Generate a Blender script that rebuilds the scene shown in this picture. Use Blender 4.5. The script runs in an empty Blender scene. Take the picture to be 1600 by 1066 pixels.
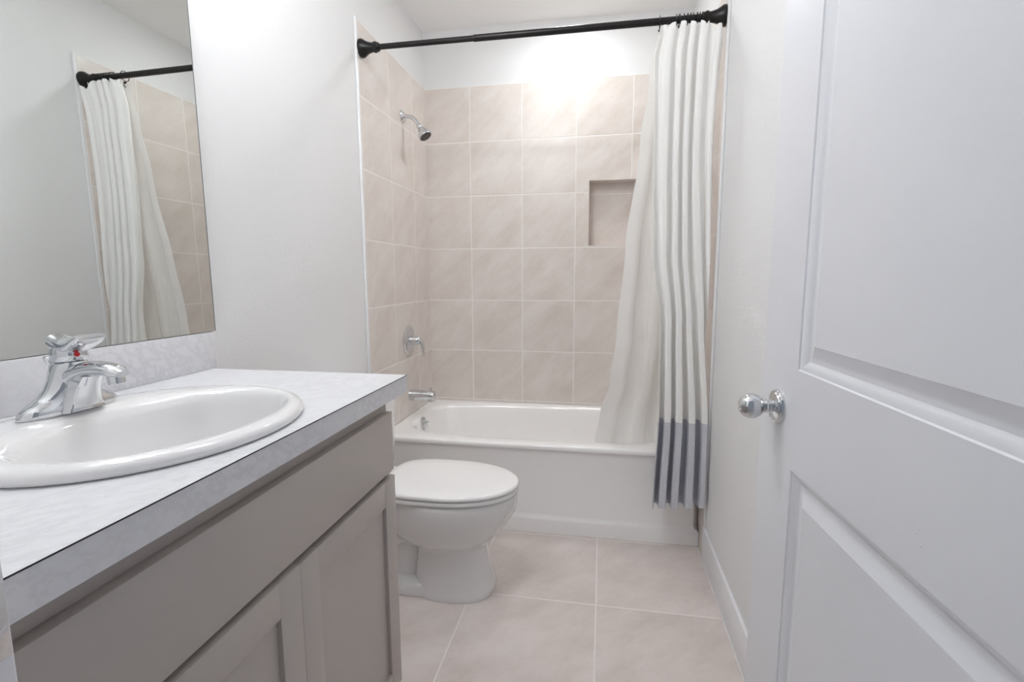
import bpy, bmesh, math, random
from mathutils import Vector, Matrix
random.seed(7)
S = bpy.context.scene
COL = S.collection
PI = math.pi
# ------------------------------------------------------------------ camera
W = 1.479            # room width between the tiled end walls
cd = bpy.data.cameras.new('camera'); cam = bpy.data.objects.new('camera', cd); COL.objects.link(cam)
cd.sensor_width = 36; cd.lens = 780.8 / 1600 * 36; cd.clip_start = .02
yaw, pitch, roll = .178559, .128713, -.003709
F = Vector((-math.sin(yaw) * math.cos(pitch), math.cos(yaw) * math.cos(pitch), -math.sin(pitch)))
R0 = Vector((math.cos(yaw), math.sin(yaw), 0)); U0 = R0.cross(F)
Rv = R0 * math.cos(roll) + U0 * math.sin(roll); Uv = U0 * math.cos(roll) - R0 * math.sin(roll)
cam.matrix_world = Matrix(((Rv.x, Uv.x, -F.x, 1.0401), (Rv.y, Uv.y, -F.y, -2.9321), (Rv.z, Uv.z, -F.z, 1.1881), (0, 0, 0, 1)))
S.camera = cam
# ------------------------------------------------------------------ world, exposure
wd = bpy.data.worlds.new('world'); S.world = wd; wd.use_nodes = True
bg = wd.node_tree.nodes['Background']; bg.inputs[0].default_value = (.80, .88, 1.0, 1); bg.inputs[1].default_value = .24
vs = S.view_settings
vs.view_transform = 'Standard'; vs.look = 'None'; vs.gamma = 1; vs.use_curve_mapping = False
vs.exposure = 0.30
TUB_LIGHT_W, VANITY_BULB_W, ROOM_FILL_W = 4.2, 2.2, 11.0
S.cycles.max_bounces = 20; S.cycles.diffuse_bounces = 12; S.cycles.glossy_bounces = 8; S.cycles.transmission_bounces = 16; S.cycles.transparent_max_bounces = 24
WARM = (.955, .98, 1.0)

# ------------------------------------------------------------------ materials
def srgb(r, g, b):
    f = lambda c: (c / 255 / 12.92) if c / 255 <= .04045 else ((c / 255 + .055) / 1.055) ** 2.4
    return (f(r), f(g), f(b), 1)
class NT:
    def __init__(s, name):
        s.m = bpy.data.materials.new(name); s.m.use_nodes = True
        s.t = s.m.node_tree; s.b = s.t.nodes['Principled BSDF']; s.out = s.t.nodes['Material Output']
    def n(s, typ, **kw):
        nd = s.t.nodes.new(typ)
        for k, v in kw.items():
            if k.startswith('i_'):
                key = k[2:]; key = int(key) if key.isdigit() else key.replace('_', ' ')
                nd.inputs[key].default_value = v
            else: setattr(nd, k, v)
        return nd
    def l(s, a, b): s.t.links.new(a, b)
    def math(s, op, a, b=None, c=None, clamp=False):
        nd = s.t.nodes.new('ShaderNodeMath'); nd.operation = op; nd.use_clamp = clamp
        for i, v in enumerate((a, b, c)):
            if v is None: continue
            if isinstance(v, (int, float)): nd.inputs[i].default_value = v
            else: s.l(v, nd.inputs[i])
        return nd.outputs[0]
    def coord(s): return s.n('ShaderNodeTexCoord').outputs['Object']
    def noise(s, vec, scale, detail=4, rough=.5, out='Fac'):
        nd = s.n('ShaderNodeTexNoise'); nd.inputs['Scale'].default_value = scale
        nd.inputs['Detail'].default_value = detail; nd.inputs['Roughness'].default_value = rough
        s.l(vec, nd.inputs['Vector']); return nd.outputs[out]
    def ramp(s, fac, stops):
        nd = s.n('ShaderNodeValToRGB'); cr = nd.color_ramp
        while len(cr.elements) < len(stops): cr.elements.new(.5)
        for e, (p, c) in zip(cr.elements, stops): e.position = p; e.color = c
        s.l(fac, nd.inputs[0]); return nd.outputs[0]
    def mix(s, fac, a, b, blend='MIX'):
        nd = s.n('ShaderNodeMix', data_type='RGBA', blend_type=blend)
        for i, v in ((0, fac), (6, a), (7, b)):
            if hasattr(v, 'is_linked'): s.l(v, nd.inputs[i])
            else: nd.inputs[i].default_value = v
        return nd.outputs[2]
    def bump(s, h, strength=.2, dist=.002):
        nd = s.n('ShaderNodeBump'); nd.inputs['Strength'].default_value = strength; nd.inputs['Distance'].default_value = dist
        s.l(h, nd.inputs['Height']); s.l(nd.outputs[0], s.b.inputs['Normal'])
    def set(s, **kw):
        for k, v in kw.items(): s.b.inputs[k.replace('_', ' ')].default_value = v
        return s

def plain(name, col, rough=.5, metal=0., coat=0., bump=None, var=.0):
    k = NT(name); k.set(Base_Color=col, Roughness=rough, Metallic=metal, Coat_Weight=coat)
    if coat: k.b.inputs['Coat Roughness'].default_value = .04
    c = k.coord()
    if var:
        n = k.noise(c, 3.0, 3)
        d = tuple(x * (1 - var) for x in col[:3]) + (1,)
        k.l(k.mix(n, col, d), k.b.inputs['Base Color'])
    if bump: k.bump(k.noise(c, bump[0], 3, .55), bump[1], bump[2])
    return k.m

def tile_mat(name, ua, va, u0, pu, v0, pv, gw, ca, cb, cg, rough, streak=(1, 1, 1), nscale=5., grain=0.):
    k = NT(name); sep = k.n('ShaderNodeSeparateXYZ'); co = k.coord(); k.l(co, sep.inputs[0])
    ds, cells = [], []
    for ax, o, p in ((ua, u0, pu), (va, v0, pv)):
        q = k.math('DIVIDE', k.math('SUBTRACT', sep.outputs['XYZ'.index(ax)], o), p)
        fr = k.math('FRACT', q); cells.append(k.math('FLOOR', q))
        ds.append(k.math('MULTIPLY', k.math('MINIMUM', fr, k.math('SUBTRACT', 1.0, fr)), p))
    d = k.math('MINIMUM', ds[0], ds[1])
    mr = k.n('ShaderNodeMapRange', interpolation_type='SMOOTHSTEP'); mr.inputs[1].default_value = gw * .32; mr.inputs[2].default_value = gw * .62
    k.l(d, mr.inputs[0]); mask = mr.outputs[0]          # 1 on the tile, 0 in the joint
    cv = k.n('ShaderNodeCombineXYZ'); k.l(cells[0], cv.inputs[0]); k.l(cells[1], cv.inputs[1])
    wn = k.n('ShaderNodeTexWhiteNoise', noise_dimensions='3D'); k.l(cv.outputs[0], wn.inputs[0])
    tv = k.n('ShaderNodeCombineXYZ'); k.l(sep.outputs['XYZ'.index(ua)], tv.inputs[0]); k.l(sep.outputs['XYZ'.index(va)], tv.inputs[1])
    mp = k.n('ShaderNodeMapping', vector_type='TEXTURE'); mp.inputs['Rotation'].default_value = (0, 0, math.radians(42)); mp.inputs['Scale'].default_value = (1 / streak[0], 1 / streak[1], 1)
    k.l(tv.outputs[0], mp.inputs[0])
    off = k.n('ShaderNodeVectorMath', operation='SCALE'); off.inputs[3].default_value = 9.; k.l(wn.outputs['Color'], off.inputs[0])
    ad = k.n('ShaderNodeVectorMath', operation='ADD'); k.l(mp.outputs[0], ad.inputs[0]); k.l(off.outputs[0], ad.inputs[1])
    n1 = k.noise(ad.outputs[0], nscale, 6, .58); n2 = k.noise(ad.outputs[0], nscale * 9, 4, .6)
    f = k.math('ADD', k.math('MULTIPLY', n1, .8), k.math('MULTIPLY', n2, .2))
    f = k.math('ADD', f, k.math('MULTIPLY', k.math('SUBTRACT', wn.outputs['Value'], .5), .05))
    base = k.ramp(f, [(.30, cb), (.64, ca)])
    if grain:
        g = k.noise(co, 160, 2, .6)
        base = k.mix(k.math('MULTIPLY', g, grain), base, cb)
    k.l(k.mix(mask, cg, base), k.b.inputs['Base Color'])
    k.l(k.math('ADD', k.math('MULTIPLY', mask, rough - .8), .8), k.b.inputs['Roughness'])
    h = k.math('ADD', mask, k.math('MULTIPLY', n2, .10)); k.bump(h, .45, .002)
    return k.m

TA, TB, TG = srgb(226, 219, 214), srgb(210, 201, 193), srgb(238, 234, 231)
ZT = 2.267
M = {}
M['tile_back'] = tile_mat('beige_wall_tile_back', 'X', 'Z', .269, .3055, ZT, .305, .006, TA, TB, TG, .30, (1.0, 2.4, 1), 4.5)
M['tile_side'] = tile_mat('beige_wall_tile_side', 'Y', 'Z', -.5176, .305, ZT, .305, .006, TA, TB, TG, .30, (1.0, 2.4, 1), 4.5)
M['tile_niche'] = tile_mat('beige_wall_tile_niche', 'X', 'Z', .955, 1.2, 1.657, 1.2, .006, TA, TB, TG, .30, (1.0, 2.4, 1), 4.5)
M['tile_plain'] = tile_mat('beige_tile_reveal', 'Y', 'X', 3.3, 9., 3.3, 9., .004, TA, TB, TG, .30, (1.0, 2.0, 1), 4.5)
M['floor'] = tile_mat('beige_floor_tile', 'X', 'Y', .572, .4662, -1.2252, .4662, .0065, srgb(226, 217, 212), srgb(203, 192, 186), srgb(234, 227, 222), .42, (1.0, 1.9, 1), 4.2, .25)
M['wall'] = plain('orange_peel_white_paint', srgb(226, 226, 226), .72, bump=(120, .38, .0026))
M['ceiling'] = plain('flat_white_ceiling_paint', srgb(244, 243, 242), .85, bump=(180, .25, .002))
M['trim'] = plain('semi_gloss_white_trim', srgb(232, 232, 234), .38, bump=(20, .04, .001))
M['edge'] = plain('white_tile_edge_profile', srgb(235, 235, 236), .22, bump=(30, .02, .001))
def door_paint():
    k = NT('semi_gloss_white_door_paint'); k.set(Roughness=.36)
    c = k.coord(); n = k.noise(c, 2.2, 3)
    base = k.mix(n, srgb(228, 229, 233), srgb(222, 223, 228))
    k.l(base, k.b.inputs['Base Color']); k.bump(k.noise(c, 90, 3), .05, .001); return k.m
M['door'] = door_paint()
M['porcelain'] = plain('glossy_white_porcelain', srgb(230, 229, 229), .09, coat=.6, bump=(4, .02, .002))
M['seat'] = plain('glossy_white_seat_plastic', srgb(241, 240, 239), .16, coat=.3, bump=(6, .01, .001))
def tub_enamel():
    k = NT('white_tub_enamel'); k.set(Roughness=.14, Coat_Weight=.4); k.b.inputs['Coat Roughness'].default_value = .05
    sep = k.n('ShaderNodeSeparateXYZ'); co = k.coord(); k.l(co, sep.inputs[0])
    # faint yellow rust stain on the apron
    st = None
    for (sx, sz, rx, rz) in ((1.185, .098, .040, .011), (1.115, .112, .018, .010)):
        e = k.math('ADD', k.math('POWER', k.math('DIVIDE', k.math('SUBTRACT', sep.outputs[0], sx), rx), 2), k.math('POWER', k.math('DIVIDE', k.math('SUBTRACT', sep.outputs[2], sz), rz), 2))
        e = k.math('SUBTRACT', 1.0, e, clamp=True)
        st = e if st is None else k.math('MAXIMUM', st, e)
    fr = k.math('LESS_THAN', sep.outputs[1], -.70)
    n = k.noise(co, 60, 4, .6)
    fac = k.math('MULTIPLY', k.math('MULTIPLY', st, fr), k.math('MULTIPLY', k.math('SUBTRACT', n, .32, clamp=True), 1.6), clamp=True)
    k.l(k.mix(fac, srgb(246, 245, 244), srgb(226, 204, 152)), k.b.inputs['Base Color']); return k.m
M['tub'] = tub_enamel()
M['chrome'] = plain('polished_chrome', (.68, .69, .71, 1), .05, 1.0, bump=(8, .01, .0005))
M['dark'] = plain('dark_nozzle_rubber', srgb(90, 84, 82), .6, bump=(80, .1, .001))
M['slot'] = plain('dark_recess', srgb(40, 42, 46), .8, bump=(60, .1, .001))
M['black'] = plain('oil_rubbed_black_metal', srgb(30, 28, 28), .36, .35, bump=(150, .04, .0005))
M['cab'] = plain('warm_grey_cabinet_paint', srgb(184, 176, 170), .42, bump=(70, .05, .0008), var=.03)
M['red'] = plain('red_hot_mark', srgb(190, 30, 40), .3, bump=(50, .01, .0005))
def marble():
    k = NT('white_marble_laminate'); k.set(Roughness=.34)
    c = k.coord(); mp = k.n('ShaderNodeMapping', vector_type='TEXTURE'); mp.inputs['Rotation'].default_value = (math.radians(40), math.radians(-30), math.radians(38)); mp.inputs['Scale'].default_value = (.42, .06, .12)
    k.l(c, mp.inputs[0])
    n = k.noise(mp.outputs[0], 3.2, 8, .62); n2 = k.noise(c, 3.0, 4, .5)
    v = k.math('ABSOLUTE', k.math('SUBTRACT', n, .5))
    f = k.math('SUBTRACT', 1.0, k.math('MULTIPLY', v, 9.0), clamp=True)
    f = k.math('MULTIPLY', k.math('POWER', f, 2.0), k.math('SUBTRACT', n2, .30, clamp=True))
    k.l(k.mix(k.math('MULTIPLY', f, .95, clamp=True), srgb(219, 219, 222), srgb(150, 151, 157)), k.b.inputs['Base Color'])
    k.bump(n, .03, .001); return k.m
M['marble'] = marble()
M['mirror'] = plain('silvered_mirror', (.72, .745, .73, 1), .0, 1.0)
M['mirror_edge'] = plain('worn_mirror_edge', srgb(120, 128, 130), .4, .3, bump=(400, .6, .002), var=.5)
def fabric(name, col, dark, weave=900, sub=.12, trans=.25):
    k = NT(name); k.set(Roughness=.9, Sheen_Weight=.15)
    c = k.coord(); n = k.noise(c, weave, 2, .7)
    k.l(k.mix(k.math('MULTIPLY', k.math('SUBTRACT', n, .35, clamp=True), 2.2, clamp=True), dark, col), k.b.inputs['Base Color'])
    k.bump(n, .06, .0004)
    tl = k.n('ShaderNodeBsdfTranslucent'); tl.inputs[0].default_value = col
    mx = k.n('ShaderNodeMixShader'); mx.inputs[0].default_value = trans
    k.l(k.b.outputs[0], mx.inputs[1]); k.l(tl.outputs[0], mx.inputs[2]); k.l(mx.outputs[0], k.out.inputs[0]); return k.m
M['cotton'] = fabric('cream_white_cotton', srgb(253, 252, 251), srgb(249, 248, 246), 700, trans=.12)
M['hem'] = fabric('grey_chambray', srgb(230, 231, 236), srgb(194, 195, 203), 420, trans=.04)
def vinyl():
    k = NT('frosted_white_vinyl'); k.set(Base_Color=srgb(250, 249, 247), Roughness=.22)
    c = k.coord(); n = k.noise(c, 7, 3); k.bump(n, .10, .004)
    tl = k.n('ShaderNodeBsdfTranslucent'); tl.inputs[0].default_value = srgb(252, 251, 249)
    tp = k.n('ShaderNodeBsdfTransparent')
    m1 = k.n('ShaderNodeMixShader'); m1.inputs[0].default_value = .30
    k.l(k.b.outputs[0], m1.inputs[1]); k.l(tl.outputs[0], m1.inputs[2])
    m2 = k.n('ShaderNodeMixShader')
    k.l(k.math('ADD', k.math('MULTIPLY', n, .10), .20), m2.inputs[0])
    k.l(m1.outputs[0], m2.inputs[1]); k.l(tp.outputs[0], m2.inputs[2]); k.l(m2.outputs[0], k.out.inputs[0]); return k.m
M['vinyl'] = vinyl()
def glow(name, col, st):
    k = NT(name); k.b.inputs['Base Color'].default_value = (.9, .9, .9, 1); k.b.inputs['Emission Color'].default_value = col
    k.b.inputs['Emission Strength'].default_value = st
    k.l(k.math('ADD', k.math('MULTIPLY', k.noise(k.coord(), 5, 2), .1), .25), k.b.inputs['Roughness']); return k.m
M['glow'] = glow('lit_frosted_glass', WARM + (1,), 2.0)

# ------------------------------------------------------------------ mesh helpers
def obj(name, bm, mat, parent=None, smooth=35, label=None, doubles=True):
    if doubles: bmesh.ops.remove_doubles(bm, verts=bm.verts, dist=1e-6)
    bmesh.ops.recalc_face_normals(bm, faces=bm.faces)
    me = bpy.data.meshes.new(name); bm.to_mesh(me); bm.free()
    for m in (mat if isinstance(mat, (list, tuple)) else [mat]): me.materials.append(m)
    if smooth:
        me.polygons.foreach_set('use_smooth', [True] * len(me.polygons))
        me.set_sharp_from_angle(angle=math.radians(smooth))
    o = bpy.data.objects.new(name, me); COL.objects.link(o)
    if parent: o.parent = parent
    if label: o['label'] = label
    return o
def thing(name, label, cat, loc=(0, 0, 0), group=None, rz=0):
    o = bpy.data.objects.new(name, None); COL.objects.link(o); o.location = loc; o.rotation_euler = (0, 0, rz)
    o.empty_display_size = .05
    return tag(o, label, cat, group)
def tag(o, label, cat, group=None):
    o['label'] = label; o['category'] = cat
    if group: o['group'] = group
    return o
def struct(name, bm, mat, parent=None, smooth=0, label=None):
    o = obj(name, bm, mat, parent, smooth, label)
    if not parent: o['kind'] = 'structure'
    return o
def NB(): return bmesh.new()
def box(bm, x0, x1, y0, y1, z0, z1, bev=0, seg=2, mi=0):
    r = bmesh.ops.create_cube(bm, size=1, matrix=Matrix.Translation(((x0 + x1) / 2, (y0 + y1) / 2, (z0 + z1) / 2)) @ Matrix.Diagonal((x1 - x0, y1 - y0, z1 - z0, 1)))
    vs_ = r['verts']; fs = {f for v in vs_ for f in v.link_faces}
    if bev:
        es = {e for v in vs_ for e in v.link_edges}
        rr = bmesh.ops.bevel(bm, geom=list(es), offset=bev, segments=seg, affect='EDGES', profile=.5, clamp_overlap=True)
        fs = {f for f in rr['faces']} | {f for f in fs if f.is_valid}
    for f in fs: f.material_index = mi
    return bm
def loft(bm, rings, cap0=True, cap1=True, closed=True, mi=0, loop=False):
    vr = [[bm.verts.new(p) for p in r] for r in rings]
    n = len(vr[0]); pairs = list(zip(vr, vr[1:])) + ([(vr[-1], vr[0])] if loop else [])
    for a, b in pairs:
        for i in range(n if closed else n - 1):
            j = (i + 1) % n
            try: f = bm.faces.new((a[i], a[j], b[j], b[i])); f.material_index = mi
            except ValueError: pass
    if not loop:
        if cap0: bm.faces.new(vr[0][::-1]).material_index = mi
        if cap1: bm.faces.new(vr[-1]).material_index = mi
    return vr
def frame(d):
    d = Vector(d).normalized(); u = Vector((0, 0, 1)) if abs(d.z) < .95 else Vector((1, 0, 0))
    a = d.cross(u).normalized(); b = a.cross(d).normalized(); return a, b
def lathe(bm, o, d, prof, n=40, mi=0):
    """prof: (distance along d, radius)"""
    o = Vector(o); d = Vector(d).normalized(); a, b = frame(d)
    rings = [[o + d * t + (a * math.cos(2 * PI * i / n) + b * math.sin(2 * PI * i / n)) * max(r, 1e-4) for i in range(n)] for t, r in prof]
    loft(bm, rings, mi=mi); return bm
def tube(bm, pts, rad, n=16, flat=1.0, mi=0):
    pts = [Vector(p) for p in pts]; rr = rad if isinstance(rad, (list, tuple)) else [rad] * len(pts)
    rings = []; up = None
    for i, p in enumerate(pts):
        t = (pts[min(i + 1, len(pts) - 1)] - pts[max(i - 1, 0)]).normalized()
        if up is None: a, b = frame(t)
        else:
            a = (up - t * up.dot(t)).normalized(); b = a.cross(t).normalized()
        up = a
        rx = rr[i] if not isinstance(rr[i], tuple) else rr[i][0]; ry = rr[i] * flat if not isinstance(rr[i], tuple) else rr[i][1]
        rings.append([p + a * math.cos(2 * PI * k / n) * rx + b * math.sin(2 * PI * k / n) * ry for k in range(n)])
    loft(bm, rings, mi=mi); return bm
def bez(p0, p1, p2, p3, n=12):
    p0, p1, p2, p3 = map(Vector, (p0, p1, p2, p3)); o = []
    for i in range(n + 1):
        t = i / n; o.append(p0 * (1 - t) ** 3 + 3 * p1 * t * (1 - t) ** 2 + 3 * p2 * t * t * (1 - t) + p3 * t ** 3)
    return o
def torus(bm, c, axis, R, r, n=28, m=10, mi=0):
    c = Vector(c); axis = Vector(axis).normalized(); a, b = frame(axis); rings = []
    for i in range(n):
        t = 2 * PI * i / n; d = a * math.cos(t) + b * math.sin(t)
        rings.append([c + d * (R + r * math.cos(2 * PI * k / m)) + axis * r * math.sin(2 * PI * k / m) for k in range(m)])
    loft(bm, rings, loop=True, mi=mi); return bm
def supell(cx, cy, ax, ay, z, angs, e=2.0):
    o = []
    for t in angs:
        c, s = math.cos(t), math.sin(t)
        r = (abs(c / ax) ** e + abs(s / ay) ** e) ** (-1 / e)
        o.append(Vector((cx + r * c, cy + r * s, z)))
    return o
def rect_ring(cx, cy, x0, x1, y0, y1, z, angs):
    o = []
    for t in angs:
        c, s = math.cos(t), math.sin(t); ts = []
        if c > 1e-9: ts.append((x1 - cx) / c)
        if c < -1e-9: ts.append((x0 - cx) / c)
        if s > 1e-9: ts.append((y1 - cy) / s)
        if s < -1e-9: ts.append((y0 - cy) / s)
        k = min(ts); o.append(Vector((cx + k * c, cy + k * s, z)))
    return o
def angs_for(cx, cy, x0, x1, y0, y1, n):
    a = [2 * PI * i / n for i in range(n)]
    for x in (x0, x1):
        for y in (y0, y1): a.append(math.atan2(y - cy, x - cx) % (2 * PI))
    a = sorted(set(round(t, 9) for t in a)); return a

# ------------------------------------------------------------------ room shell
PX = .008                     # tile thickness in front of the plaster
YF = -2.65                    # room face of the doorway wall
YE = -.8398                   # front edge of the tiled alcove
ZC = 2.582
struct('floor', box(NB(), -.12, W + .13, -4.2, 0.14, -.06, 0), M['floor'])
bm = NB(); box(bm, -.12, W + .13, YF - .115, .2, ZC, ZC + .06)
struct('ceiling', bm, M['ceiling'])
struct('wall_left', box(NB(), -.12, -PX, YF - .115, .2, 0, ZC), M['wall'])
struct('wall_right', box(NB(), W + PX, W + .13, YF - .115, .2, 0, ZC), M['wall'])
bm = NB(); box(bm, -PX, W + PX, .12, .2, 0, ZC); box(bm, -PX, W + PX, PX, .12, ZT, ZC)
struct('wall_back', bm, M['wall'])
DX0, DX1, DH = .588, 1.424, 2.06
bm = NB(); box(bm, -PX, DX0 - .018, YF - .115, YF, 0, ZC); box(bm, DX1 + .018, W + PX, YF - .115, YF, 0, ZC); box(bm, DX0 - .018, DX1 + .018, YF - .115, YF, DH + .018, ZC)
struct('wall_front', bm, M['wall'])
# door jamb lining
bm = NB(); box(bm, DX0 - .018, DX0, YF - .118, YF + .003, 0, DH, .002); box(bm, DX1, DX1 + .018, YF - .118, YF + .003, 0, DH, .002); box(bm, DX0 - .018, DX1 + .018, YF - .118, YF + .003, DH, DH + .018, .002)
box(bm, DX0, DX0 + .010, YF - .085, YF - .045, 0, DH, .002)
jamb = struct('trim_1', bm, M['trim'])
bm = NB(); box(bm, DX0 - .001, DX0 + .0016, YF - .036, YF + .001, .895, .955, .0008)
sp = obj('strike_plate', bm, M['chrome'], jamb, label='chrome strike plate'); 
obj('latch_hole', box(NB(), DX0 + .0014, DX0 + .0022, YF - .026, YF - .011, .909, .941), M['slot'], sp, 0)
# tile cladding of the alcove
bm = NB(); box(bm, -PX, 0, YE + .014, .0, .0, ZT)
struct('wall_alcove_left', bm, M['tile_side'])
bm = NB(); box(bm, W, W + PX, YE + .014, .0, .0, ZT)
struct('wall_alcove_right', bm, M['tile_side'])
NX0, NX1, NZ0, NZ1, ND = .956, 1.262, 1.361, 1.720, .095
bm = NB()
for (a, b, c, d) in ((-PX, NX0, 0, ZT), (NX1, W + PX, 0, ZT), (NX0, NX1, 0, NZ0), (NX0, NX1, NZ1, ZT)): box(bm, a, b, 0, .115, c, d)
box(bm, NX0, NX1, ND, .115, NZ0, NZ1, mi=1)
bm.normal_update()
for f in bm.faces:
    c = f.calc_center_median()
    if f.material_index == 0 and abs(f.normal.y) < .5 and NX0 - .001 < c.x < NX1 + .001 and NZ0 - .001 < c.z < NZ1 + .001: f.material_index = 2
struct('wall_alcove_back', bm, [M['tile_back'], M['tile_niche'], M['tile_plain']])
# white edge profiles: front edges of the tiling
def edge_trim(name, x0, x1, z0):
    bm = NB(); box(bm, x0, x1, YE, YE + .014, z0, ZT + .004, .003); struct(name, bm, M['edge'], smooth=35)
edge_trim('trim_2', -PX, .003, 0.0); edge_trim('trim_3', W - .003, W + PX, .14)
# baseboards
def base_board(name, a, b, x0, x1):
    bm = NB(); box(bm, x0, x1, a, b, 0, .135, .003); struct(name, bm, M['trim'], smooth=35)
base_board('baseboard_right', YF, YE + .002, W - .004, W + PX)
base_board('baseboard_left', -1.775, YE - .002, -PX, .006)
# bead of sealant where floor and right baseboard meet
bm = NB(); box(bm, W - .0075, W - .0042, YF, -.746, 0, .0035); struct('trim_4', bm, M['edge'])

# ------------------------------------------------------------------ bathtub
RIM = .424; YA = -.744
tub = thing('bathtub', 'white alcove bathtub with plain apron, set between tiled walls', 'bathtub', (W / 2, YA / 2, 0))
tub_l = lambda bm: bmesh.ops.translate(bm, verts=bm.verts, vec=(-W / 2, -YA / 2, 0))
G = .0015
X0, X1, Y0, Y1 = G, W - G, YA, -G
cx, cy = (X0 + X1) / 2, (-.664 - .045) / 2
A = angs_for(cx, cy, X0, X1, Y0, Y1, 128)
def tr(ins, z): return rect_ring(cx, cy, X0 + min(ins, .0), X1 - min(ins, .0), Y0 + ins, Y1 - min(ins, .0), z, A)
bm = NB()
def rr(y0, z): return rect_ring(cx, cy, X0, X1, y0, Y1, z, A)
rings = [rr(YA, 0), rr(YA, .062), rr(YA + .002, .070), rr(YA + .010, .078), rr(YA + .012, .090), rr(YA + .012, .385), rr(YA + .009, .396), rr(YA + .001, .402), rr(YA, .410), rr(YA + .001, .417), rr(YA + .006, .4225), rr(YA + .013, RIM)]
ax, ay = (1.385 - .062) / 2, (.664 - .045) / 2
cix = (1.385 + .062) / 2 - 0
def ir(dx, dy, z, e=3.6, sh=0.): return supell(cix + sh, cy, ax - dx, ay - dy, z, A2, e)
A2 = A
rings += [ir(-.012, -.010, RIM, 4.4), ir(-.004, -.003, RIM - .002, 4.2), ir(.004, .004, RIM - .009, 4), ir(.010, .010, RIM - .022, 3.8), ir(.030, .030, RIM - .12, 3.6), ir(.055, .055, RIM - .24, 3.4), ir(.080, .078, RIM - .31, 3.2), ir(.115, .105, RIM - .345, 3.0), ir(.20, .17, RIM - .358, 2.8), ir(.45, .26, RIM - .362, 2.4)]
loft(bm, rings, cap0=True, cap1=True); tub_l(bm)
obj('tub_body', bm, M['tub'], tub, 40)
bm = NB(); lathe(bm, (.079, -.37, .380), (1, 0, .26), [(0, .036), (.006, .036), (.010, .032), (.013, .022), (.013, 0)], 36)
tube(bm, [(.090, -.37, .386), (.107, -.37, .392)], .0045, 10); tub_l(bm)
obj('overflow_plate', bm, M['chrome'], tub, 40, 'chrome overflow plate')
bm = NB(); lathe(bm, (.34, -.355, RIM - .363), (0, 0, 1), [(0, .036), (.004, .036), (.006, .030), (.006, .022), (.010, .020), (.012, .0)], 32); tub_l(bm)
obj('tub_drain', bm, M['chrome'], tub, 40, 'chrome drain')
# ------------------------------------------------------------------ shower fittings on the left wall
YP = -.352
t = thing('tub_spout', 'chrome tub filler spout low on left tiled wall above tub rim', 'spout', (0, YP, .535))
bm = NB(); tube(bm, [(0, 0, 0), (.004, 0, 0), (.05, 0, .001), (.095, 0, 0), (.128, 0, -.001), (.136, 0, -.002), (.139, 0, -.002)], [.032, .031, .030, .0295, .029, .0275, .022], 28)
lathe(bm, (.122, 0, -.004), (0, 0, -1), [(0, .019), (.028, .019), (.030, .015), (.030, 0)], 24)
obj('spout_body', bm, M['chrome'], t, 45)
bm = NB(); lathe(bm, (.118, 0, .020), (0, 0, 1), [(0, .004), (.014, .004), (.016, .008), (.022, .008), (.024, .004), (.024, 0)], 18)
obj('diverter_knob', bm, M['chrome'], t, 45)
t = thing('shower_valve', 'round chrome single lever shower valve on left tiled wall', 'valve', (0, YP - .006, .842))
bm = NB(); lathe(bm, (0, 0, 0), (1, 0, 0), [(0, .084), (.004, .084), (.009, .078), (.014, .060), (.016, .03), (.016, 0)], 48); obj('escutcheon', bm, M['chrome'], t, 45)
bm = NB(); lathe(bm, (.014, 0, 0), (1, 0, 0), [(0, .026), (.02, .025), (.04, .024), (.052, .020), (.058, .010), (.058, 0)], 32)
tube(bm, bez((.045, 0, .004), (.075, 0, .012), (.088, .0, -.03), (.083, .0, -.085), 12), [(.017, .014), (.017, .014), (.016, .013), (.0155, .012), (.015, .011), (.0145, .010), (.014, .009), (.0135, .008), (.013, .008), (.013, .007), (.0125, .007), (.012, .006), (.009, .004)], 18)
obj('lever_handle', bm, M['chrome'], t, 45)
t = thing('fixed_shower', 'chrome shower head on bent arm high on left tiled wall', 'shower head', (0, YP, 2.012))
bm = NB(); lathe(bm, (0, 0, 0), (1, 0, 0), [(0, .032), (.003, .032), (.010, .024), (.014, .012), (.014, 0)], 36); obj('flange', bm, M['chrome'], t, 45)
arm = bez((.005, 0, 0), (.055, 0, .004), (.065, 0, -.012), (.092, 0, -.052), 14)
bm = NB(); tube(bm, arm, .0105, 18); obj('shower_arm', bm, M['chrome'], t, 45)
d = Vector((.55, -.12, -.83)).normalized(); o_ = Vector((.086, 0, -.044))
bm = NB(); lathe(bm, o_, d, [(0, .010), (.002, .014), (.012, .016), (.020, .013), (.026, .016), (.045, .026), (.062, .034), (.072, .036), (.076, .035), (.076, .030), (.074, 0)], 36); h = obj('spray_head', bm, M['chrome'], t, 45)
bm = NB(); lathe(bm, o_ + d * .0745, d, [(0, .031), (.0025, .030), (.0025, .018), (.004, .017), (.004, 0)], 32); obj('spray_face', bm, M['dark'], h, 45, 'dark grey nozzle face')
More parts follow.
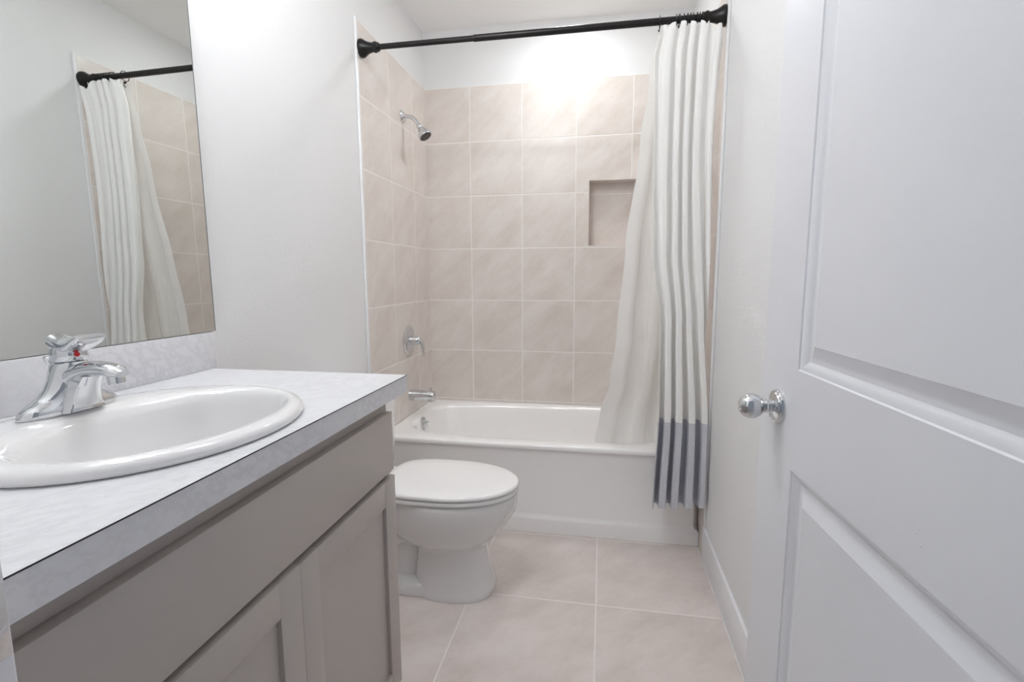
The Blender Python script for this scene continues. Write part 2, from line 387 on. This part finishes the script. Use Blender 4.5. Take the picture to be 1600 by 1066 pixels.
# ------------------------------------------------------------------ curtain rod
RY, RZ = -.800, 2.158
t = thing('curtain_rod', 'black tension curtain rod spanning the tub alcove', 'curtain rod', (W / 2, RY, RZ))
bm = NB(); lathe(bm, (-W / 2 + .06, 0, 0), (1, 0, 0), [(0, .0112), (.48, .0112)], 28); obj('inner_tube', bm, M['black'], t, 40)
bm = NB(); lathe(bm, (-W / 2 + .50, 0, 0), (1, 0, 0), [(0, .0110), (.001, .0132), (.006, .0136), (.010, .0132), (W - .56, .0132)], 28); obj('outer_tube', bm, M['black'], t, 40)
prof = [(0.0006, .036), (.006, .0375), (.014, .0365), (.022, .031), (.036, .0235), (.052, .0195), (.062, .0185), (.064, .0215), (.069, .0225), (.074, .0215), (.076, .018), (.082, .0185), (.086, .0165), (.086, .0)]
bm = NB(); lathe(bm, (-W / 2, 0, 0), (1, 0, 0), prof, 40); obj('wall_flange', bm, M['black'], t, 40)
bm = NB(); lathe(bm, (W / 2, 0, 0), (-1, 0, 0), prof, 40); obj('wall_flange', bm, M['black'], t, 40)
# curtain rings
ringx = [1.238, 1.299, 1.309, 1.327, 1.339, 1.350, 1.360, 1.374, 1.384, 1.393, 1.402, 1.411]
bmr = NB(); torus(bmr, (0, 0, -.004), (1, 0, 0), .0225, .0018)
tube(bmr, bez((0, -.004, -.031), (0, -.012, -.036), (.0, -.012, -.05), (0, -.002, -.056), 8), .0016, 8)
lathe(bmr, (-.006, -.003, -.034), (1, 0, 0), [(0, .0035), (.002, .0045), (.010, .0045), (.012, .0035)], 12)
proto = None
for i, x in enumerate(ringx):
    if i == 0:
        proto = obj('curtain_ring', bmr, M['black'], None, 40); o = proto
    else:
        o = proto.copy(); COL.objects.link(o)
    o.location = (x, RY, RZ); o.rotation_euler = (0, 0, random.uniform(-.12, .12))
    lab = 'black metal curtain ring bunched together with others at right end of rod'
    if i == 0: lab = 'lone black curtain ring hanging apart, farthest from the right wall'
    if i == 1: lab = 'black curtain ring with open hook showing between two cloth scallops'
    tag(o, lab, 'curtain ring', 'rings on the shower curtain rod')
# ------------------------------------------------------------------ shower curtain
def lerp(a, b, t): return a + (b - a) * t
def interp(tab, z):
    """tab: list of (z, v) descending z"""
    if z >= tab[0][0]: return tab[0][1]
    for (z0, v0), (z1, v1) in zip(tab, tab[1:]):
        if z >= z1:
            t = (z0 - z) / (z0 - z1); t = t * t * (3 - 2 * t); return lerp(v0, v1, t)
    return tab[-1][1]
def cloth(zs, su, fx, fy, fz, th):
    bm = NB(); P = [[Vector((fx(u, z), fy(u, z), fz(u, z))) for u in su] for z in zs]
    nz, nu = len(zs), len(su)
    def nrm(i, j):
        a = P[i][min(j + 1, nu - 1)] - P[i][max(j - 1, 0)]; b = P[min(i + 1, nz - 1)][j] - P[max(i - 1, 0)][j]
        n = a.cross(b); return n.normalized() if n.length > 1e-12 else Vector((0, 1, 0))
    f = [[bm.verts.new(P[i][j] + nrm(i, j) * th / 2) for j in range(nu)] for i in range(nz)]
    k = [[bm.verts.new(P[i][j] - nrm(i, j) * th / 2) for j in range(nu)] for i in range(nz)]
    for i in range(nz - 1):
        for j in range(nu - 1):
            bm.faces.new((f[i][j], f[i][j + 1], f[i + 1][j + 1], f[i + 1][j])); bm.faces.new((k[i][j], k[i + 1][j], k[i + 1][j + 1], k[i][j + 1]))
    for i in range(nz - 1):
        bm.faces.new((f[i][0], f[i + 1][0], k[i + 1][0], k[i][0])); bm.faces.new((f[i][-1], k[i][-1], k[i + 1][-1], f[i + 1][-1]))
    for j in range(nu - 1):
        bm.faces.new((f[0][j], k[0][j], k[0][j + 1], f[0][j + 1])); bm.faces.new((f[-1][j], f[-1][j + 1], k[-1][j + 1], k[-1][j]))
    return bm
def wob(u, z, s): return math.sin(u * 7.3 * s + z * 2.1 + s) * .5 + math.sin(u * 17.1 + z * 3.7 * s + 2 * s) * .5
ZB0, ZHEM, ZTOP = .228, .590, 2.131
xl = [(2.13, 1.238), (2.02, 1.222), (1.70, 1.226), (1.30, 1.236), (1.0, 1.272), (.60, 1.276), (.23, 1.262)]
xr = [(2.15, 1.466), (1.7, 1.456), (1.0, 1.458), (.6, 1.470), (.23, 1.470)]
NF = 5.5
def phase(u, z):
    # folds merge into fewer, wider ones near the hem
    k_ = min(1, max(0, (z - .6) / .8)); u = u + k_ * (.024 * math.sin(u * 11 + 1.2) + .010 * math.sin(u * 19 + z * .5))
    top = u * NF * 2 * PI
    b = (u ** .93) * 4.0 * 2 * PI + .4
    t = min(1, max(0, (1.75 - z) / 1.35)); t = t * t * (3 - 2 * t)
    return lerp(top, b, t)
def cfx(u, z):
    a, b = interp(xl, z), interp(xr, z)
    return a + (b - a) * u + .0045 * math.sin(2 * phase(u, z) + .5) * min(1, u * 8, (1 - u) * 8) + .002 * wob(u, z, 1.0)
def cfy(u, z):
    amp = interp([(2.15, .010), (1.95, .014), (1.2, .018), (.6, .034), (.23, .040)], z)
    yc = interp([(2.15, -.824), (2.0, -.814), (1.6, -.808), (.9, -.814), (.5, -.824), (.23, -.828)], z)
    c = math.cos(phase(u, z)); q = 1 - 2 * ((1 - c) / 2) ** interp([(2.15, 1.0), (1.6, 1.3), (.6, 2.0), (.2, 2.2)], z)
    yc -= .012 * max(0, min(1, (u - .55) / .3)) * max(0, min(1, (z - 1.95) / .14))
    return yc - amp * q + .0025 * wob(u, z, 1.7)
def cfz(u, z):
    k = max(0, min(1, (z - 1.98) / (ZTOP - 1.98)))
    s = abs(math.sin(u * PI * 7.0)) ** .7
    lift = (s - .62) * .020 * k
    kb = max(0, (.45 - z) / .22)
    lift -= .024 * max(0, min(1, (u - .70) / .2)) * k
    return z + lift + kb * (.006 * math.cos(phase(u, z)) + .016 * (u - .4) - .008)
SU = [i / 150 for i in range(151)]
cur = thing('shower_curtain', 'cream cotton shower curtain with grey bottom band, pushed to the right wall', 'shower curtain', (1.35, RY, ZTOP))
sh = lambda bm, v: bmesh.ops.translate(bm, verts=bm.verts, vec=v)
ZH = lambda: None
bm = cloth([lerp(ZTOP, ZHEM, i / 60) for i in range(61)], SU, cfx, cfy, cfz, .0012); sh(bm, (-1.35, -RY, -ZTOP))
obj('curtain_cloth', bm, M['cotton'], cur, 60)
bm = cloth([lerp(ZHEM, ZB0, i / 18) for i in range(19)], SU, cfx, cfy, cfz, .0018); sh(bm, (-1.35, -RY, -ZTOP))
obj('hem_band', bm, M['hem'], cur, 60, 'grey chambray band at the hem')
# liner, hanging inside the tub
lin = thing('shower_liner', 'frosted white vinyl liner hanging inside the bathtub behind the curtain', 'shower liner', (1.25, -.74, ZTOP))
lxl = [(2.13, 1.232), (1.95, 1.205), (1.72, 1.178), (1.3, 1.132), (.95, 1.105), (.72, 1.082), (.56, 1.040), (.44, 1.020), (.20, 1.01)]
lxr = [(2.13, 1.440), (1.7, 1.410), (1.0, 1.385), (.44, 1.345), (.20, 1.335)]
def lph(u, z): return max(0, u - .16 - .02 * math.sin(z * 3)) ** 1.1 * 2.5 * 2 * PI + .5
def lfx(u, z):
    a, b = interp(lxl, z), interp(lxr, z)
    return a + (b - a) * u +   .005 * math.sin(2 * lph(u, z)) * min(1, u * 5, (1 - u) * 5)
def lfy(u, z):
    yc = interp([(2.13, -.776), (1.6, -.745), (1.0, -.70), (.44, -.630), (.20, -.600)], z)
    amp = interp([(2.13, .005), (1.7, .013), (1.0, .017), (.44, .016), (.2, .015)], z)
    return yc - amp * math.cos(lph(u, z)) + .003 * wob(u, z, 1.3)
def lfz(u, z): return z - .004
bm = cloth([lerp(ZTOP, .20, i / 70) for i in range(71)], [i / 90 for i in range(91)], lfx, lfy, lfz, .0005); sh(bm, (-1.25, .74, -ZTOP))
obj('liner_sheet', bm, M['vinyl'], lin, 60)

# ------------------------------------------------------------------ vanity
CZ, CT = .944, .042
CY0, CY1, CX = YF + .001, -1.766, .561
KX, KY0, KY1 = .512, YF + .010, -1.788          # cabinet box front plane and ends
cab = thing('vanity_cabinet', 'warm grey painted two-door vanity cabinet below marble-look top', 'cabinet', (.25, -2.2, 0))
cl = lambda bm: sh(bm, (-.25, 2.2, 0))
bm = NB(); zt = CZ - CT
box(bm, -.006, KX - .001, KY1 - .018, KY1, .0, zt - .0006); box(bm, -.006, KX - .001, KY0, KY0 + .018, .0, zt - .0006); box(bm, 0, KX - .02, KY0 + .018, KY1 - .018, .10, .118)
box(bm, -.006, .004, KY0 + .018, KY1 - .018, .10, zt - .001)
box(bm, KX - .02, KX, KY0, KY0 + .04, .0, zt - .0006); box(bm, KX - .02, KX, KY1 - .04, KY1, .0, zt - .0006)
box(bm, KX - .02, KX, KY0 + .04, KY1 - .04, .845, zt - .0006); box(bm, KX - .02, KX, KY0 + .04, KY1 - .04, .675, .725); box(bm, KX - .02, KX, KY0 + .04, KY1 - .04, .10, .15)
box(bm, KX - .02, KX, -2.235, -2.175, .15, .675)
box(bm, KX - .075, KX - .06, KY0 + .018, KY1 - .018, 0, .10)
cl(bm); obj('cabinet_body', bm, M['cab'], cab, 0)
FX0, FX1 = KX + .0005, KX + .0195
bm = NB(); box(bm, FX0, FX1, KY0 + .008, KY1 - .008, .708, .857, .0015); cl(bm); obj('drawer_front', bm, M['cab'], cab, 30)
def shaker(y0, y1, z0, z1, x1):
    bm = NB(); b = .0012
    box(bm, FX0, x1, y0, y0 + .057, z0, z1, b); box(bm, FX0, x1, y1 - .057, y1, z0, z1, b)
    box(bm, FX0 + .0002, x1 - .0002, y0 + .0565, y1 - .0565, z1 - .062, z1, b); box(bm, FX0 + .0002, x1 - .0002, y0 + .0565, y1 - .0565, z0, z0 + .062, b); cl(bm)
    d = obj('door', bm, M['cab'], cab, 30)
    bm = NB(); box(bm, FX0 + .001, x1 - .0095, y0 + .056, y1 - .056, z0 + .061, z1 - .061); cl(bm); obj('door_panel', bm, M['cab'], d, 0)
shaker(-2.1985, KY1 - .004, .118, .692, FX1); shaker(KY0 + .006, -2.2010, .118, .695, FX1 + .0015)
# worktop with an oval cut-out and its backsplash
SCX, SCY, SAX, SAY = .312, -2.252, .224, .246
top = thing('countertop', 'white marble-look laminate countertop on the grey vanity', 'countertop', (.28, -2.2, CZ))
tl_ = lambda bm: sh(bm, (-.28, 2.2, -CZ))
hx, hy = SAX - .014, SAY - .014
A = angs_for(SCX, SCY, -.0075, CX, CY0, CY1, 96)
bm = NB(); r1 = rect_ring(SCX, SCY, -.0075, CX, CY0, CY1, CZ, A); r2 = rect_ring(SCX, SCY, -.0075, CX, CY0, CY1, CZ - CT, A)
i1 = supell(SCX, SCY, hx, hy, CZ, A); i2 = supell(SCX, SCY, hx, hy, CZ - CT, A)
loft(bm, [r2, r1, i1, i2], loop=True); tl_(bm); obj('slab', bm, M['marble'], top, 20)
bm = NB(); box(bm, CX - .0004, CX + .0006, CY0, CY1, CZ - .0017, CZ - .0001); tl_(bm); obj('edge_seam', bm, M['slot'], top, 0, 'thin dark laminate seam')
bm = NB(); box(bm, -.0075, .0105, CY0, CY1 + .012, CZ + .0002, CZ + .100, .0015); tl_(bm); obj('backsplash', bm, M['marble'], top, 30)
# sink
snk = thing('bathroom_sink', 'oval white drop-in sink set into the countertop', 'sink', (SCX, SCY, CZ))
A = [2 * PI * i / 112 for i in range(112)]
prof = [(.312, SAX - .004, SAY - .004, .9446, 2.05), (.312, SAX, SAY, .947, 2.05), (.312, SAX + .001, SAY + .001, .952, 2.05), (.312, SAX - .001, SAY - .001, .957, 2.05), (.312, SAX - .006, SAY - .006, .9615, 2.05), (.313, SAX - .013, SAY - .013, .9635, 2.05),
        (.322, .198, .226, .9645, 2.08), (.338, .172, .214, .9648, 2.1), (.344, .163, .207, .9632, 2.1), (.3475, .156, .201, .9590, 2.12), (.350, .150, .196, .952, 2.13), (.351, .145, .191, .940, 2.15), (.351, .140, .186, .92, 2.2), (.348, .130, .172, .875, 2.2), (.345, .112, .148, .845, 2.15), (.342, .085, .112, .826, 2.1), (.338, .05, .06, .818, 2.0), (.336, .021, .021, .815, 2.0)]
prof2 = [(.336, .021, .021, .806, 2), (.342, .09, .118, .814, 2.1), (.346, .125, .163, .838, 2.2), (.350, .142, .186, .872, 2.2), (.349, .153, .200, .918, 2.2), (.344, .165, .211, .940, 2.2)]
bm = NB(); loft(bm, [supell(c, SCY, a, b, z, A, e) for c, a, b, z, e in prof + prof2], loop=True)
sh(bm, (-SCX, -SCY, -CZ)); obj('basin', bm, M['porcelain'], snk, 60)
bm = NB(); lathe(bm, (.336 - SCX, 0, .812 - CZ), (0, 0, 1), [(0, .019), (.005, .022), (.006, .020), (.004, .014), (.009, .013), (.011, .006), (.011, 0)], 28); obj('sink_drain', bm, M['chrome'], snk, 40, 'chrome pop-up drain')
# faucet
FXc, FYc, FZ = .150, -2.248, .9648
fa = thing('faucet', 'chrome single-lever faucet on the back deck of the sink', 'faucet', (FXc, FYc, FZ))
A = [2 * PI * i / 56 for i in range(56)]
bm = NB()
base = [(0, .0265, .078, .0, 2.3), (.006, .0275, .079, .0015, 2.3), (.014, .027, .074, .0, 2.2), (.022, .026, .060, .0, 2.1), (.030, .0255, .047, .0, 2), (.042, .0255, .036, .002, 2), (.056, .0255, .030, .004, 2), (.070, .0255, .027, .006, 2), (.080, .0255, .0255, .010, 2), (.085, .022, .022, .011, 2), (.087, .010, .010, .011, 2)]
loft(bm, [supell(c, 0, a, b, z, A, e) for z, a, b, c, e in base])
obj('faucet_body', bm, M['chrome'], fa, 50)
bm = NB(); sp_ = bez((.006, 0, .052), (.036, 0, .072), (.072, 0, .082), (.114, 0, .066), 14)
rad = [(.024, .027), (.0235, .024), (.023, .021), (.0225, .0185), (.022, .0165), (.0215, .015), (.021, .014), (.0205, .0132), (.020, .0125), (.0195, .012), (.019, .0115), (.0185, .011), (.018, .0105), (.0165, .0095), (.012, .006)]
tube(bm, sp_, rad, 28)
# web below the spout joining it to the base
web = []
for t in range(9):
    k = t / 8; x = lerp(.052, .066, 1 - (1 - k) ** 1.0) if 0 else lerp(.040, .062, k ** 2)
    z = lerp(.004, .062, k); hw = lerp(.034, .017, k ** .7)
    web.append([Vector((0, -hw, z)), Vector((x - .006, -hw, z)), Vector((x, -hw + .006, z)), Vector((x, hw - .006, z)), Vector((x - .006, hw, z)), Vector((0, hw, z))])
loft(bm, web)
obj('spout', bm, M['chrome'], fa, 50)
bm = NB(); lathe(bm, (.099, 0, .066), (.12, 0, -1), [(0, .0125), (.016, .0125), (.018, .010), (.018, 0)], 24); obj('aerator', bm, M['chrome'], fa, 45)
bm = NB(); lathe(bm, (.011, 0, .0865), (0, 0, 1), [(0, .0235), (.003, .0255), (.020, .0245), (.027, .021), (.033, .014), (.036, .0)], 36)
hr = []
for t in range(11):
    k = t / 10; c = Vector((-.006, 0, .116)).lerp(Vector((.060, 0, .127)), k); c.z += .010 * math.sin(k * PI) * -1
    hw = lerp(.022, .030, k ** .8); ht = lerp(.015, .0085, k)
    if t == 10: hw *= .86; ht *= .5
    hr.append([c + Vector((-.25 * math.sin(a) * ht, math.cos(a) * hw * (abs(math.cos(a)) ** -.25 if abs(math.cos(a)) > .2 else 1) * .95, math.sin(a) * ht)) for a in A[::2]])
loft(bm, hr)
hd = obj('lever_handle', bm, M['chrome'], fa, 50)
bm = NB(); lathe(bm, (.0350, -.0065, .098), (.97, -.22, 0), [(0, .0042), (.0014, .004), (.0016, .002), (.0016, 0)], 18); obj('hot_mark', bm, M['red'], hd, 40, 'red dot on the handle')
bm = NB(); tube(bm, [(-.026, 0, .0), (-.030, 0, .06), (-.031, 0, .080)], .0025, 10); lathe(bm, (-.031, 0, .078), (0, 0, 1), [(0, .003), (.004, .0065), (.012, .0085), (.014, .007), (.015, 0)], 20); obj('lift_rod', bm, M['chrome'], fa, 45)
# mirror
mir = thing('wall_mirror', 'large frameless wall mirror standing on the backsplash above the sink', 'mirror', (.0100, -2.18, 1.0455)); mir.rotation_euler = (0, -.0065, -.0080)
MY0, MY1, MZ1 = -2.62, -1.750, 2.02
bm = NB(); box(bm, -.0076, -.0016, MY0 - -2.18, MY1 - -2.18 - .0016, 0, MZ1 - 1.046); obj('mirror_glass', bm, M['mirror'], mir, 0)
bm = NB(); box(bm, -.0077, -.0014, MY1 + 2.18 - .0024, MY1 + 2.18, .0, MZ1 - 1.046); obj('worn_edge', bm, M['mirror_edge'], mir, 0, 'dark flaking right edge')

# ------------------------------------------------------------------ toilet (faces +x)
TY = -1.182
tl = thing('toilet', 'white elongated toilet with lid closed, between vanity and tub', 'toilet', (.40, TY, 0))
A = [2 * PI * i / 72 for i in range(72)]
def egg(xb, xf, hw, z, e=2.0, k=.0, y=0, back=None):
    """egg-shaped ring from xb (back) to xf (front), widest toward the back by k"""
    o = []; cx_ = lerp((xb + xf) / 2, xb + hw, k)
    for a in A:
        c, s = math.cos(a), math.sin(a); ax_ = (xf - cx_) if c > 0 else (cx_ - xb)
        ee = e if c > 0 else (back or e)
        r = (abs(c) ** ee + abs(s) ** ee) ** (-1 / ee)
        o.append(Vector((cx_ + ax_ * r * c - .40, y + hw * r * s, z)))
    return o
bm = NB()
# bowl and front pedestal, one continuous surface
sec = [(.335, .655, .125, 0.0, 2.6, 0), (.335, .657, .127, .004, 2.6, 0), (.340, .652, .122, .020, 2.6, 0), (.345, .640, .113, .06, 2.5, 0), (.350, .628, .106, .12, 2.4, 0), (.350, .622, .103, .17, 2.3, 0),
       (.335, .623, .107, .192, 2.25, .1), (.300, .640, .128, .206, 2.1, .2), (.265, .668, .147, .226, 2.05, .25), (.246, .693, .159, .252, 2.05, .3), (.238, .710, .167, .278, 2.05, .3), (.234, .724, .174, .300, 2.05, .3), (.231, .735, .1795, .322, 2.05, .3), (.23, .741, .1825, .350, 2.05, .3), (.23, .741, .1825, .374, 2.05, .3), (.232, .737, .180, .384, 2.05, .3), (.238, .728, .173, .3885, 2.05, .3)]
loft(bm, [egg(xb, xf, hw, z, e, k) for xb, xf, hw, z, e, k in sec])
# rear shelf carrying the tank
for (z0, z1, x0, x1, hw) in ((.33, .388, .03, .30, .105),):
    loft(bm, [egg(x0, x1, hw * s, z, 5) for z, s in ((z0 - .05, .55), (z0, .9), (z1 - .02, 1), (z1, .98))])
# rear foot and trapway bulge
loft(bm, [egg(.10, .50, hw, z, 3.2) for z, hw in ((0, .112), (.004, .114), (.028, .112), (.045, .098), (.05, .06))])
for s in (-1, 1):
    tube(bm, bez((-.03, s * .055, .235), (-.13, s * .066, .235), (-.21, s * .064, .17), (-.23, s * .06, .02), 16), [.040] * 5 + [.042] * 7 + [.044] * 5, 20)
loft(bm, [egg(.14, .38, .06, z, 3) for z in (.03, .20, .30)])
obj('bowl', bm, M['porcelain'], tl, 55)
def lidring(grow, z, xb=.235): return egg(xb - grow * .3, .747 + grow, .1855 + grow, z, 2.08, .30, back=3.6)
bm = NB(); loft(bm, [lidring(-.024, .3890), lidring(-.022, .3938), lidring(-.004, .3945), lidring(-.002, .397), lidring(-.002, .4055), lidring(-.004, .4085), lidring(-.012, .410)]); obj('seat_ring', bm, M['seat'], tl, 50)
bm = NB(); loft(bm, [lidring(-.024, .4105), lidring(-.022, .4148), lidring(-.003, .4150), lidring(-.001, .4165), lidring(.0, .420), lidring(-.002, .4255), lidring(-.007, .4295), lidring(-.016, .4315), lidring(-.06, .4335), lidring(-.12, .4345)]); obj('lid', bm, M['seat'], tl, 50)
for s in (-1, 1):
    bm = NB(); box(bm, .205 - .4, .245 - .4, s * .075 - .022, s * .075 + .022, .393, .422, .008, 3); obj('hinge', bm, M['seat'], tl, 40)
    bm = NB(); lathe(bm, (.30 - .4, s * .104, .022), (0, 0, 1), [(0, .013), (.020, .013), (.027, .009), (.029, 0)], 20); obj('bolt_cap', bm, M['seat'], tl, 40)
bm = NB(); loft(bm, [egg(.006, .195 + g, .205 + g * .8, z, 6) for z, g in ((.395, -.03), (.40, -.012), (.42, -.004), (.60, .0), (.715, .004))]); obj('tank', bm, M['porcelain'], tl, 40)
bm = NB(); loft(bm, [egg(.003, .205 + g, .216 + g, z, 6) for z, g in ((.716, -.004), (.722, .0), (.745, .0), (.752, -.004), (.755, -.012))]); obj('tank_lid', bm, M['porcelain'], tl, 40)
bm = NB(); lathe(bm, (.199 - .4, -.15, .675), (1, 0, 0), [(0, .011), (.010, .011), (.014, .006), (.014, 0)], 20); tube(bm, [(.210 - .4, -.15, .675), (.214 - .4, -.12, .672), (.214 - .4, -.085, .668)], [.006, .006, .007], 12); obj('flush_lever', bm, M['chrome'], tl, 40, 'chrome flush lever')

# ------------------------------------------------------------------ door, swung open along the right wall
AD = math.radians(3.655)
DL, DT = .800, .035
bm = NB()
PAN = [(.150, .650, .215, .842), (.150, .650, 1.024, 1.925)]
ys = [0, .150, .650, DL]; zs = [.010, .215, .842, 1.024, 1.925, 2.040]
vg = {(i, j): bm.verts.new((0, y, z)) for i, y in enumerate(ys) for j, z in enumerate(zs)}
for i in range(3):
    for j in range(5):
        if i == 1 and j in (1, 3): continue
        bm.faces.new((vg[i, j], vg[i + 1, j], vg[i + 1, j + 1], vg[i, j + 1]))
for (y0, y1, z0, z1) in PAN:
    rg = []
    for ins, dp in ((0, 0), (.002, .0025), (.006, .0032), (.014, .0085), (.018, .0105), (.024, .0105), (.030, .0085), (.046, .0025), (.048, .0015), (.050, .0015)):
        rg.append([Vector((dp, y0 + ins, z0 + ins)), Vector((dp, y1 - ins, z0 + ins)), Vector((dp, y1 - ins, z1 - ins)), Vector((dp, y0 + ins, z1 - ins))])
    loft(bm, rg, cap0=False)
bm2 = [(0, 0), ]
b = [bm.verts.new((DT, y, z)) for y, z in ((0, .010), (DL, .010), (DL, 2.040), (0, 2.040))]
bm.faces.new(b[::-1])
bm.faces.new([vg[0, j] for j in range(6)] + [b[3], b[0]]); bm.faces.new([vg[3, j] for j in range(5, -1, -1)] + [b[1], b[2]])
bm.faces.new([vg[i, 5] for i in range(4)] + [b[2], b[3]]); bm.faces.new([vg[i, 0] for i in range(3, -1, -1)] + [b[0], b[1]])
dr = struct('door_1', bm, M['door'], smooth=25)
dr.location = (1.4193, -2.6495, 0); dr.rotation_euler = (0, 0, AD)
KZ, KY = .941, .72
bm = NB(); lathe(bm, (.0006, KY, KZ), (-1, 0, 0), [(0, .0328), (.004, .0328), (.007, .031), (.0075, .028), (.010, .0265), (.012, .020), (.014, .013), (.020, .0115), (.022, .013), (.025, .013), (.027, .011), (.0275, .0115)] + [(.050 - .0235 * math.cos(PI * (.17 + .83 * i / 26)), .0245 * math.sin(PI * (.17 + .83 * i / 26))) for i in range(27)], 48)
obj('door_knob', bm, M['chrome'], dr, 35, 'round chrome door knob')
bm = NB(); box(bm, .006, .029, DL - .001, DL + .0012, KZ - .028, KZ + .028, .001); box(bm, .011, .024, DL, DL + .010, KZ - .008, KZ + .008, .003); obj('latch_plate', bm, M['chrome'], dr, 30, 'chrome latch plate')
for z in (.25, 1.05, 1.82):
    bm = NB(); lathe(bm, (.002, -.006, z - .045), (0, 0, 1), [(0, .005), (.002, .006), (.088, .006), (.090, .005)], 16); obj('hinge', bm, M['chrome'], dr, 35, 'chrome hinge')
bm = NB()
for (y, z, r) in ((.3265, .902, .0016), (.330, .896, .0012), (.3205, .885, .0016)): lathe(bm, (.0002, y, z), (-1, 0, 0), [(0, r * 1.6), (.0005, r), (.0008, .0)], 10)
obj('paint_chip', bm, M['door'], dr, 30, 'small chips in the white paint')

# ------------------------------------------------------------------ lamps (their light comes from here)
def light(name, typ, loc, w, col, **kw):
    l = bpy.data.lights.new(name, typ); l.energy = w; l.color = col
    for k, v in kw.items(): setattr(l, k, v)
    o = bpy.data.objects.new(name, l); COL.objects.link(o); o.location = loc; return o
cl_ = thing('ceiling_light', 'round white recessed ceiling light above the bathtub', 'ceiling light', (.85, -.375, ZC))
bm = NB(); lathe(bm, (0, 0, .0), (0, 0, -1), [(0, .095), (.004, .094), (.010, .085), (.010, .074), (.004, .072), (.003, 0)], 48); obj('trim_ring', bm, M['trim'], cl_, 40)
bm = NB(); lathe(bm, (0, 0, -.0042), (0, 0, -1), [(0, .070), (.0015, .070), (.0025, .0)], 40); obj('diffuser', bm, M['glow'], cl_, 40)
o = light('tub_lamp', 'AREA', (0, 0, -.016), TUB_LIGHT_W, WARM, shape='DISK', size=.17, spread=PI); o.parent = cl_
rl = thing('ceiling_light', 'white flush dome fill light, added unseen above the middle of the bathroom floor', 'ceiling light', (.56, -1.72, ZC))  # added fill: unseen dome fixture that evens out the room light
bm = NB(); lathe(bm, (0, 0, 0), (0, 0, -1), [(0, .150), (.012, .150), (.018, .145), (.018, .13), (.0, .12)], 48); obj('base_ring', bm, M['trim'], rl, 40)
bm = NB(); lathe(bm, (0, 0, -.012), (0, 0, -1), [(0, .135), (.02, .128), (.04, .105), (.052, .07), (.058, .03), (.059, 0)], 40); obj('fill_dome_glass', bm, M['glow'], rl, 50)
o = light('dome_fill_lamp', 'POINT', (0, 0, -.125), ROOM_FILL_W, WARM, shadow_soft_size=.038); o.parent = rl
vl = thing('vanity_light', 'chrome three-shade light bar on the wall above the mirror', 'wall light', (-PX, -2.08, 2.42))
bm = NB(); box(bm, .0005, .022, -.30, .30, -.035, .035, .006); obj('back_plate', bm, M['chrome'], vl, 30)
for k in (-1, 0, 1):
    y = k * .19
    bm = NB(); tube(bm, bez((.02, y, 0), (.08, y, .0), (.12, y, .02), (.125, y, -.02), 10), .008, 12); a_ = obj('arm', bm, M['chrome'], vl, 40)
    bm = NB(); lathe(bm, (.125, y, -.02), (0, 0, -1), [(0, .022), (.012, .030), (.05, .044), (.11, .052), (.112, .050), (.05, .041), (.014, .026), (.012, .0)], 32); obj('glass_shade', bm, M['glow'], vl, 40)
    o = light('vanity_bulb', 'POINT', (.125, y, -.115), VANITY_BULB_W, WARM, shadow_soft_size=.028); o.parent = vl
